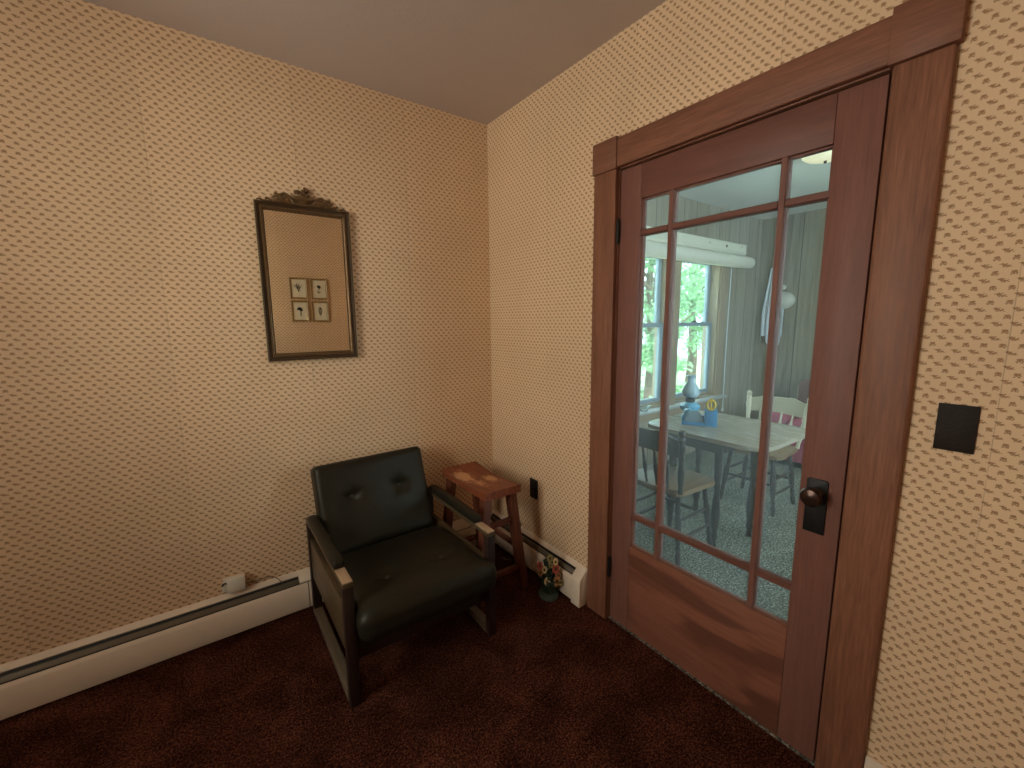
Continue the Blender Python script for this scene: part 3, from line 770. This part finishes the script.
# ================================================================== DINING ROOM THINGS
# table
tb = thing('dining_table', 'grey brown dining table with rounded corners behind the glazed door', 'table', (1.19, -.905, 0))
def rrect(hx, hy, r, n=6):
    pts = []
    for cx, cy, a0 in ((hx-r, hy-r, 0), (-hx+r, hy-r, PI/2), (-hx+r, -hy+r, PI), (hx-r, -hy+r, 1.5*PI)):
        for k in range(n+1):
            a = a0+PI/2*k/n; pts.append((cx+r*math.cos(a), cy+r*math.sin(a)))
    return pts
b = B(); prism(b, rrect(.345, .385, .11), 'z', .725, .75, .006); link('tabletop', b, M['tabletop'], tb)
b = B()
for x0, x1, y0, y1 in ((-.17, .17, .265, .285), (-.17, .17, -.085, -.065), (-.19, -.17, -.085, .285), (.17, .19, -.085, .285)): box(b, x0, x1, y0, y1, .62, .725, .002)
link('apron', b, M['darkwood'], tb)
TL = [(0, .018), (.06, .015), (.1, .022), (.16, .017), (.2, .025), (.3, .029), (.42, .022), (.52, .015), (.56, .022), (.6, .016), (.64, .022), (.82, .025), (.84, .026), (1, .026)]
for x, y in ((-.16, .26), (.16, .26), (-.16, -.055), (.16, -.12)):
    b = B(); turned(b, (x, y, 0), (x, y, .72), TL, 16); link('leg', b, M['darkwood'], tb)
# chairs: local front is +x
CLEG = [(0, .012), (.05, .016), (.12, .018), (.2, .012), (.24, .017), (.28, .012), (.4, .019), (.6, .021), (.72, .014), (.76, .020), (.8, .014), (1, .016)]
CPOST = [(0, .015), (.1, .012), (.2, .018), (.35, .020), (.5, .013), (.55, .019), (.6, .013), (.72, .021), (.82, .016), (.86, .022), (.9, .015), (.95, .021), (.985, .016), (1, .004)]
def dining_chair(label, loc, rz, mseat, mback, mleg):
    c = thing('dining_chair', label, 'chair', loc, rz)
    b = B(); prism(b, [(.18, -.19), (.195, -.12), (.20, 0), (.195, .12), (.18, .19), (.15, .215), (-.15, .20), (-.20, .175), (-.21, 0), (-.20, -.175), (-.15, -.20), (.15, -.215)], 'z', .42, .452, .008)
    link('seat', b, mseat, c)
    ft, tp = {}, {}
    for sx in (-1, 1):
        for sy in (-1, 1):
            p = Vector((sx*.14-.0, sy*.15, .425)); q = Vector((sx*.175, sy*.195, 0)); tp[sx, sy] = p; ft[sx, sy] = q
            b = B(); turned(b, q, p, CLEG); link('leg', b, mleg, c)
    def at(sx, sy, z): return ft[sx, sy]+(tp[sx, sy]-ft[sx, sy])*(z/.425)
    for a, d, z in (((-1,-1),(1,-1),.15), ((-1,1),(1,1),.15), ((1,-1),(1,1),.22), ((-1,-1),(-1,1),.20), ((-1,-1),(1,-1),.26), ((-1,1),(1,1),.26)):
        b = B(); turned(b, at(*a, z), at(*d, z), [(0, .008), (.2, .010), (.5, .013), (.8, .010), (1, .008)], 10); link('stretcher', b, mleg, c)
    for sy in (-1, 1):
        b = B(); turned(b, (-.175, sy*.188, .445), (-.245, sy*.222, .835), CPOST); link('back_post', b, mback, c)
    # crest rail: scalloped, slightly bowed board
    b = B(); n = 18; top, bot = [], []
    prof = []
    for k in range(n+1):
        s = -1+2*k/n; y = s*.212
        zt = .805-.03*max(0, abs(s)-.45)/.55-.012*math.sin(abs(s)*PI*1.0)*.4+.012*math.exp(-(abs(s)-.5)**2*20); zb = .680+.006*math.cos(s*PI)
        xo = -.228-.022*(1-s*s)-(zt-.79)*.0
        prof.append((xo, y, zt, zb))
    rows = []
    for xo, y, zt, zb in prof:
        rows.append([b.verts.new((xo-.011-.018, y, zt)), b.verts.new((xo+.011-.018, y, zt)), b.verts.new((xo+.011, y, zb)), b.verts.new((xo-.011, y, zb))])
    for a, d in zip(rows, rows[1:]):
        for k in range(4): b.faces.new((a[k], a[(k+1)%4], d[(k+1)%4], d[k]))
    b.faces.new(rows[0]); b.faces.new(rows[-1][::-1])
    link('crest_rail', b, mback, c)
    for y in (-.12, -.04, .04, .12):
        b = B(); turned(b, (-.18, y*.9, .445), (-.232, y, .692), [(0, .007), (.25, .009), (.45, .013), (.55, .012), (.62, .008), (.68, .011), (.75, .007), (1, .007)], 10); link('spindle', b, mback, c)
    return c
dining_chair('dark spindle back dining chair with worn wooden seat, nearest behind the door glass', (.835, -.755, 0), 0, M['seatwood'], M['darkwood'], M['darkwood'])
dining_chair('dining chair with pale crest rail and spindles on the far side of the table', (1.955, -.80, 0), PI, M['seatwood'], M['glarewood'], M['darkwood'])
# sofa
sf = thing('sofa', 'rose pink upholstered sofa against far dining room wall behind pale chair', 'sofa', (3.42, -1.25, 0))
def sb(name, x0, x1, y0, y1, z0, z1, mat, r=.04, puff=.012):
    b = B(); cushion(b, (x1-x0)/2, (y1-y0)/2, (z1-z0)/2, r, puff, (), 12, x0*5, .004); xf(b, Matrix.Translation(((x0+x1)/2, (y0+y1)/2, (z0+z1)/2))); return link(name, b, mat, sf)
sb('base', -.42, .36, -.85, .85, .06, .30, M['pink'], .02, 0)
for y0 in (-.68, .005): sb('seat_cushion', -.44, .22, y0, y0+.675, .30, .47, M['pink'], .05)
sb('back', .2, .46, -.85, .85, .2, .78, M['mauve'], .07)
for y0 in (-.86, .68): sb('arm', -.42, .40, y0, y0+.18, .1, .52, M['pink'], .06)
for x in (-.36, .34):
    for y in (-.78, .78):
        b = B(); lathe(b, [(.02, 0), (.028, .03), (.024, .065), (0, .065)], 12, (x, y, 0)); link('foot', b, M['darkwood'], sf)
# things on the table
TZ = .75
bx_ang = math.atan2(-.185, .107)
nb = thing('napkin_box', 'blue box with a grey rounded front standing on the dining table', 'box', (1.105, -.775, TZ), bx_ang)
b = B()
box(b, -.105, .105, -.045, .055, 0, .008, .002); box(b, -.105, -.099, -.045, .055, .008, .05, .002); box(b, -.099, .030, .049, .055, .008, .05, .002); box(b, -.099, .03, -.045, -.039, .008, .022, .002)
box(b, .03, .105, -.045, .055, .008, .098, .003); link('body', b, M['blue'], nb)
b = B(); prism(b, [(-.058+.058*math.cos(a*PI/14)+.03, .010+.085*math.sin(a*PI/14)) for a in range(15)], 'y', -.030, -.020, .002); link('rounded_card', b, M['greycard'], nb)
b = B(); prism(b, [(-.098, .01), (-.03, .01), (-.034, .085), (-.06, .105), (-.096, .09)], 'y', -.01, .035, .012); link('folded_napkin', b, M['lightblue'], nb)
lm = thing('oil_lamp', 'pale blue hurricane lamp with flared glass shade on the table by the window', 'lamp', (1.235, -.628, TZ))
lm.scale = (.9, .9, .93)
b = B(); lathe(b, [(0, 0), (.062, 0), (.064, .006), (.040, .014), (.03, .03), (.05, .05), (.072, .075), (.074, .092), (.05, .112), (.026, .12), (0, .12)], 28); link('font', b, M['lightblue'], lm)
b = B(); lathe(b, [(.026, .118), (.034, .124), (.034, .138), (.028, .146), (.03, .150), (.04, .156), (.036, .162), (0, .162)], 24); link('burner', b, M['iron'], lm)
b = B(); lathe(b, [(.038, .158), (.056, .17), (.066, .188), (.064, .21), (.050, .238), (.034, .262), (.027, .282), (.030, .300), (.040, .318), (.038, .318), (.028, .300), (.025, .282), (.032, .262), (.048, .238), (.062, .21), (.064, .188), (.054, .172), (.036, .160)], 32); link('shade', b, M['opal'], lm)
yo = thing('yellow_ornament', 'small yellow ring shaped ornament standing on the blue box', 'ornament', (1.105+.066*math.cos(bx_ang), -.775+.066*math.sin(bx_ang), TZ+.098), -.9)
b = B(); n = 24
tube(b, [(0.024*math.cos(2*PI*k/n), 0, .034+.030*math.sin(2*PI*k/n)) for k in range(n+1)], .008, 8, False); link('ring', b, M['yellow'], yo)
b = B(); tube(b, [(0, 0, .008), (0, 0, .062)], .005, 8); lathe(b, [(.014, 0), (.014, .004), (.006, .008), (0, .008)], 12); ball(b, (0, 0, .074), .008, 1); link('stem', b, M['yellow'], yo)
gb = B(); lathe(gb, [(0, 0), (.028, 0), (.03, .006), (.045, .03), (.062, .06), (.058, .06), (.042, .032), (.024, .009), (0, .008)], 20); tag(link('glass_bowl', gb, M['dish'], loc=(1.80, YW-.045, WZ0-.02)), 'small clear glass bowl on the window sill behind the left panes', 'bowl')
# shade and cornice over the windows
sh = thing('window_shade', 'cream cornice box with rolled up shade over the dining room windows', 'shade', (2.35, YW-.022, 1.965))
b = B(); prism(b, [(0, .135), (-.085, .135), (-.092, .150), (-.085, .165), (-.085, .235), (-.095, .245), (0, .245)], 'x', -1.25, 1.03, .003); link('cornice', b, M['cornice'], sh)
b = B(); x0, x1 = -1.25, 1.17
prof = [(0, x0), (.03, x0), (.062, x0+.03), (.066, x0+.05), (.066, x1-.06), (.060, x1-.02), (.045, x1), (0, x1+.006)]
lathe(b, prof, 22, (0, -.075, .066), (1, 0, 0)); link('rolled_shade', b, M['shade'], sh)
for hx_, hz_, hr_ in ((.62, .20, .014), (.30, .205, .008), (.93, .215, .008)):
    b = B(); ball(b, (hx_, -.09, hz_), hr_, 2, (1, .5, 1)); link('hook', b, M['hinge'], sh)
b = B(); tube(b, spline([(.86, -.03, .01), (.86, -.025, -.7), (.86, -.03, -1.53)], 10), .005, 6); lathe(b, [(0, 0), (.012, .004), (.008, .04), (0, .044)], 10, (.86, -.03, -1.57)); link('pull_cord', b, M['towel'], sh)
# towel
b = B(); nx, nz = 40, 20; rows = []
for side in (0, 1):
    g = []
    for j in range(nz+1):
        s = j/nz; z = 2.0-s*.78; wdt = .05+.07*min(1, s*1.6)
        r_ = []
        for i in range(nx+1):
            u = -1+2*i/nx
            r_.append(b.verts.new((-.035-.018*math.cos(u*PI*4.5+s)*(.4+s*.6)-(.004 if side else 0), u*wdt, z-.10*max(0, math.sin(u*7))*s*s)))
        g.append(r_)
    rows.append(g)
for j in range(nz):
    for i in range(nx):
        b.faces.new((rows[0][j][i], rows[0][j][i+1], rows[0][j+1][i+1], rows[0][j+1][i])); b.faces.new((rows[1][j][i], rows[1][j+1][i], rows[1][j+1][i+1], rows[1][j][i+1]))
for j in range(nz):
    for i in (0, nx): b.faces.new((rows[0][j][i], rows[0][j+1][i], rows[1][j+1][i], rows[1][j][i]))
for j in (0, nz):
    for i in range(nx): b.faces.new((rows[0][j][i], rows[0][j][i+1], rows[1][j][i+1], rows[1][j][i]))
tw = thing('towel', 'white towel hanging in folds on far dining room wall', 'towel', (XD, .02, 0))
link('cloth', b, M['towel'], tw, 80)
b = B(); lathe(b, [(.02, 0), (.02, .005), (.007, .01), (.006, .04), (.014, .05), (0, .054)], 12, (0, 0, 2.0), (-1, 0, 0)); link('hook', b, M['iron'], tw)
wf = thing('wall_fixture', 'white rounded wall fixture with knob on far wall right of towel', 'fixture', (XD, -.07, 1.63))
b = B(); lathe(b, [(.10, 0), (.105, .02), (.095, .05), (.06, .08), (.02, .092), (0, .093)], 28, (0, 0, 0), (-1, 0, 0), 1.25, .95); link('shell', b, M['whitepaint'], wf, 50)
b = B(); ball(b, (-.03, 0, .145), .035, 2, (.8, 1, .8)); link('knob', b, M['whitepaint'], wf)
b = B(); tube(b, [(-.02, 0, -.11), (-.02, 0, -.27)], [.022, .016], 12); link('stem', b, M['whitepaint'], wf)
b = B(); ball(b, (-.05, .075, -.03), .03, 2, (.6, 1, 1)); link('dial', b, M['greycard'], wf)
# ceiling lamp
cl = thing('ceiling_light', 'cream glass dome ceiling light with finial in the dining room', 'ceiling light', (2.15, -.99, H))
cl.scale = (.92, .92, .6)
b = B(); lathe(b, [(.165, 0), (.17, -.012), (.16, -.02), (0, -.02)], 32); link('canopy', b, M['whitepaint'], cl)
b = B(); lathe(b, [(.155, -.02), (.15, -.04), (.125, -.066), (.08, -.088), (.03, -.099), (0, -.1)], 36); link('glass_dome', b, M['litglass'], cl, 60)
b = B(); lathe(b, [(0, -.098), (.012, -.1), (.008, -.108), (.012, -.116), (.006, -.126), (0, -.128)], 14); link('finial', b, M['hinge'], cl)

# ================================================================== OUTSIDE
b = B(); n = 26
for i in range(n+1): pass
g = [[b.verts.new((-8+26*i/n, .6+24*j/n, -.55+.12*math.sin(i*.7)*math.cos(j*.5)+.025*j)) for j in range(n+1)] for i in range(n+1)]
for i in range(n):
    for j in range(n): b.faces.new((g[i][j], g[i+1][j], g[i+1][j+1], g[i][j+1]))
struct(link('ground', b, M['lawn'], smooth=180))
def tree(x, y, z, hgt, rad, n, label, sd):
    t = thing('tree', label, 'tree', (x, y, z)); rr = random.Random(sd)
    b = B(); tube(b, spline([(0, 0, 0), (.1, .05, hgt*.3), (-.05, .1, hgt*.6), (.05, 0, hgt*.9)], 5), [.16-.13*i/15 for i in range(16)], 10)
    for k in range(7):
        a = rr.uniform(0, 2*PI); z0 = hgt*rr.uniform(.3, .7)
        tube(b, spline([(0, 0, z0), (math.cos(a)*rad*.4, math.sin(a)*rad*.4, z0+.3), (math.cos(a)*rad*.8, math.sin(a)*rad*.8, z0+rr.uniform(0, .8))], 4), [.05, .045, .04, .035, .03, .025, .02, .015, .01], 6)
    link('trunk', b, M['bark'], t)
    b = B()
    cl = [(Vector((rr.gauss(0, .42)*rad, rr.gauss(0, .42)*rad, hgt*.5+rr.gauss(0, .24)*hgt))) for _ in range(46)]
    for k in range(n):
        c = rr.choice(cl)+Vector((rr.gauss(0, .16), rr.gauss(0, .16), rr.gauss(0, .13)))*rad*.55
        d = Vector((rr.uniform(-1, 1), rr.uniform(-1, 1), rr.uniform(-.9, .3))).normalized(); x, y = frame_of(d); L = rr.uniform(.09, .17); w = L*.32
        v = [b.verts.new(c), b.verts.new(c+d*L*.4+x*w+y*.01), b.verts.new(c+d*L), b.verts.new(c+d*L*.4-x*w+y*.01)]
        b.faces.new(v)
    link('foliage', b, M['leaf'], t, None)
tree(9.9, 4.6, -.5, 4.6, 1.5, 5200, 'leafy green tree outside, filling the right dining room window', 11)
tree(6.5, 3.5, -.5, 4.4, 1.15, 4600, 'leafy green tree outside, seen through the narrow left panes', 12)
tree(15.5, 9.5, -.3, 5.5, 2.4, 4000, 'more distant green tree outside behind the window tree', 13)

# ================================================================== LIGHT
w = bpy.data.worlds.new('sky'); SC.world = w; w.use_nodes = True
bgn = w.node_tree.nodes['Background']; bgn.inputs[0].default_value = (.72, .92, 1., 1); bgn.inputs[1].default_value = 7.
def area(name, loc, rot, sx, sy, power, col, portal=False):
    l = bpy.data.lights.new(name, 'AREA'); l.shape = 'RECTANGLE'; l.size = sx; l.size_y = sy; l.energy = power; l.color = col
    o = bpy.data.objects.new(name, l); COL.objects.link(o); o.location = loc; o.rotation_euler = rot
    if portal: l.cycles.is_portal = True
    return o
# daylight in the two windows outside the frame
area('daylight_left_window', (XL-.085, (LW[0]+LW[1])/2, (LW[2]+LW[3])/2), (0, -PI/2, 0), LW[3]-LW[2], LW[1]-LW[0], 47, (1., .93, .84))
area('daylight_near_window', ((DW[0]+DW[1])/2, YD-.09, (DW[2]+DW[3])/2), (PI/2, 0, 0), DW[1]-DW[0], DW[3]-DW[2], 55, (.78, .93, 1.))
for k, (a, c) in enumerate((W1, W2)):
    area('sky_portal', ((a+c)/2, YW+.17, (WZ0+WZ1)/2), (-PI/2, 0, 0), c-a, WZ1-WZ0, 1, (1, 1, 1), True)
s = bpy.data.lights.new('sun', 'SUN'); s.energy = 15.; s.angle = .01; s.color = (1., .95, .86)
so = bpy.data.objects.new('sun', s); COL.objects.link(so); so.rotation_euler = (math.radians(42), 0, math.radians(-28))

# ================================================================== CAMERA
cd = bpy.data.cameras.new('camera'); cam = bpy.data.objects.new('camera', cd); COL.objects.link(cam); SC.camera = cam
yaw, pitch, roll = math.radians(54.10353486), math.radians(8.5151725), math.radians(-.56014565)
fwd = Vector((math.cos(yaw)*math.cos(pitch), math.sin(yaw)*math.cos(pitch), -math.sin(pitch))); rgt = Vector((math.sin(yaw), -math.cos(yaw), 0)); up = rgt.cross(fwd)
r2 = rgt*math.cos(roll)+up*math.sin(roll); u2 = -rgt*math.sin(roll)+up*math.cos(roll)
cam.matrix_world = Matrix(((r2.x, u2.x, -fwd.x, -1.4665), (r2.y, u2.y, -fwd.y, -2.25024), (r2.z, u2.z, -fwd.z, 1.43266), (0, 0, 0, 1)))
cd.sensor_width = 36; cd.sensor_fit = 'HORIZONTAL'; cd.lens = 424.6*36/1024; cd.clip_start = .02; cd.clip_end = 200

SC.view_settings.view_transform = 'Standard'; SC.view_settings.look = 'None'; SC.view_settings.gamma = 1.; SC.view_settings.use_curve_mapping = False
SC.view_settings.exposure = 0.
SC.cycles.use_denoising = True
SC.cycles.max_bounces = 10; SC.cycles.diffuse_bounces = 6; SC.cycles.transparent_max_bounces = 16
SC.cycles.sample_clamp_indirect = 6.
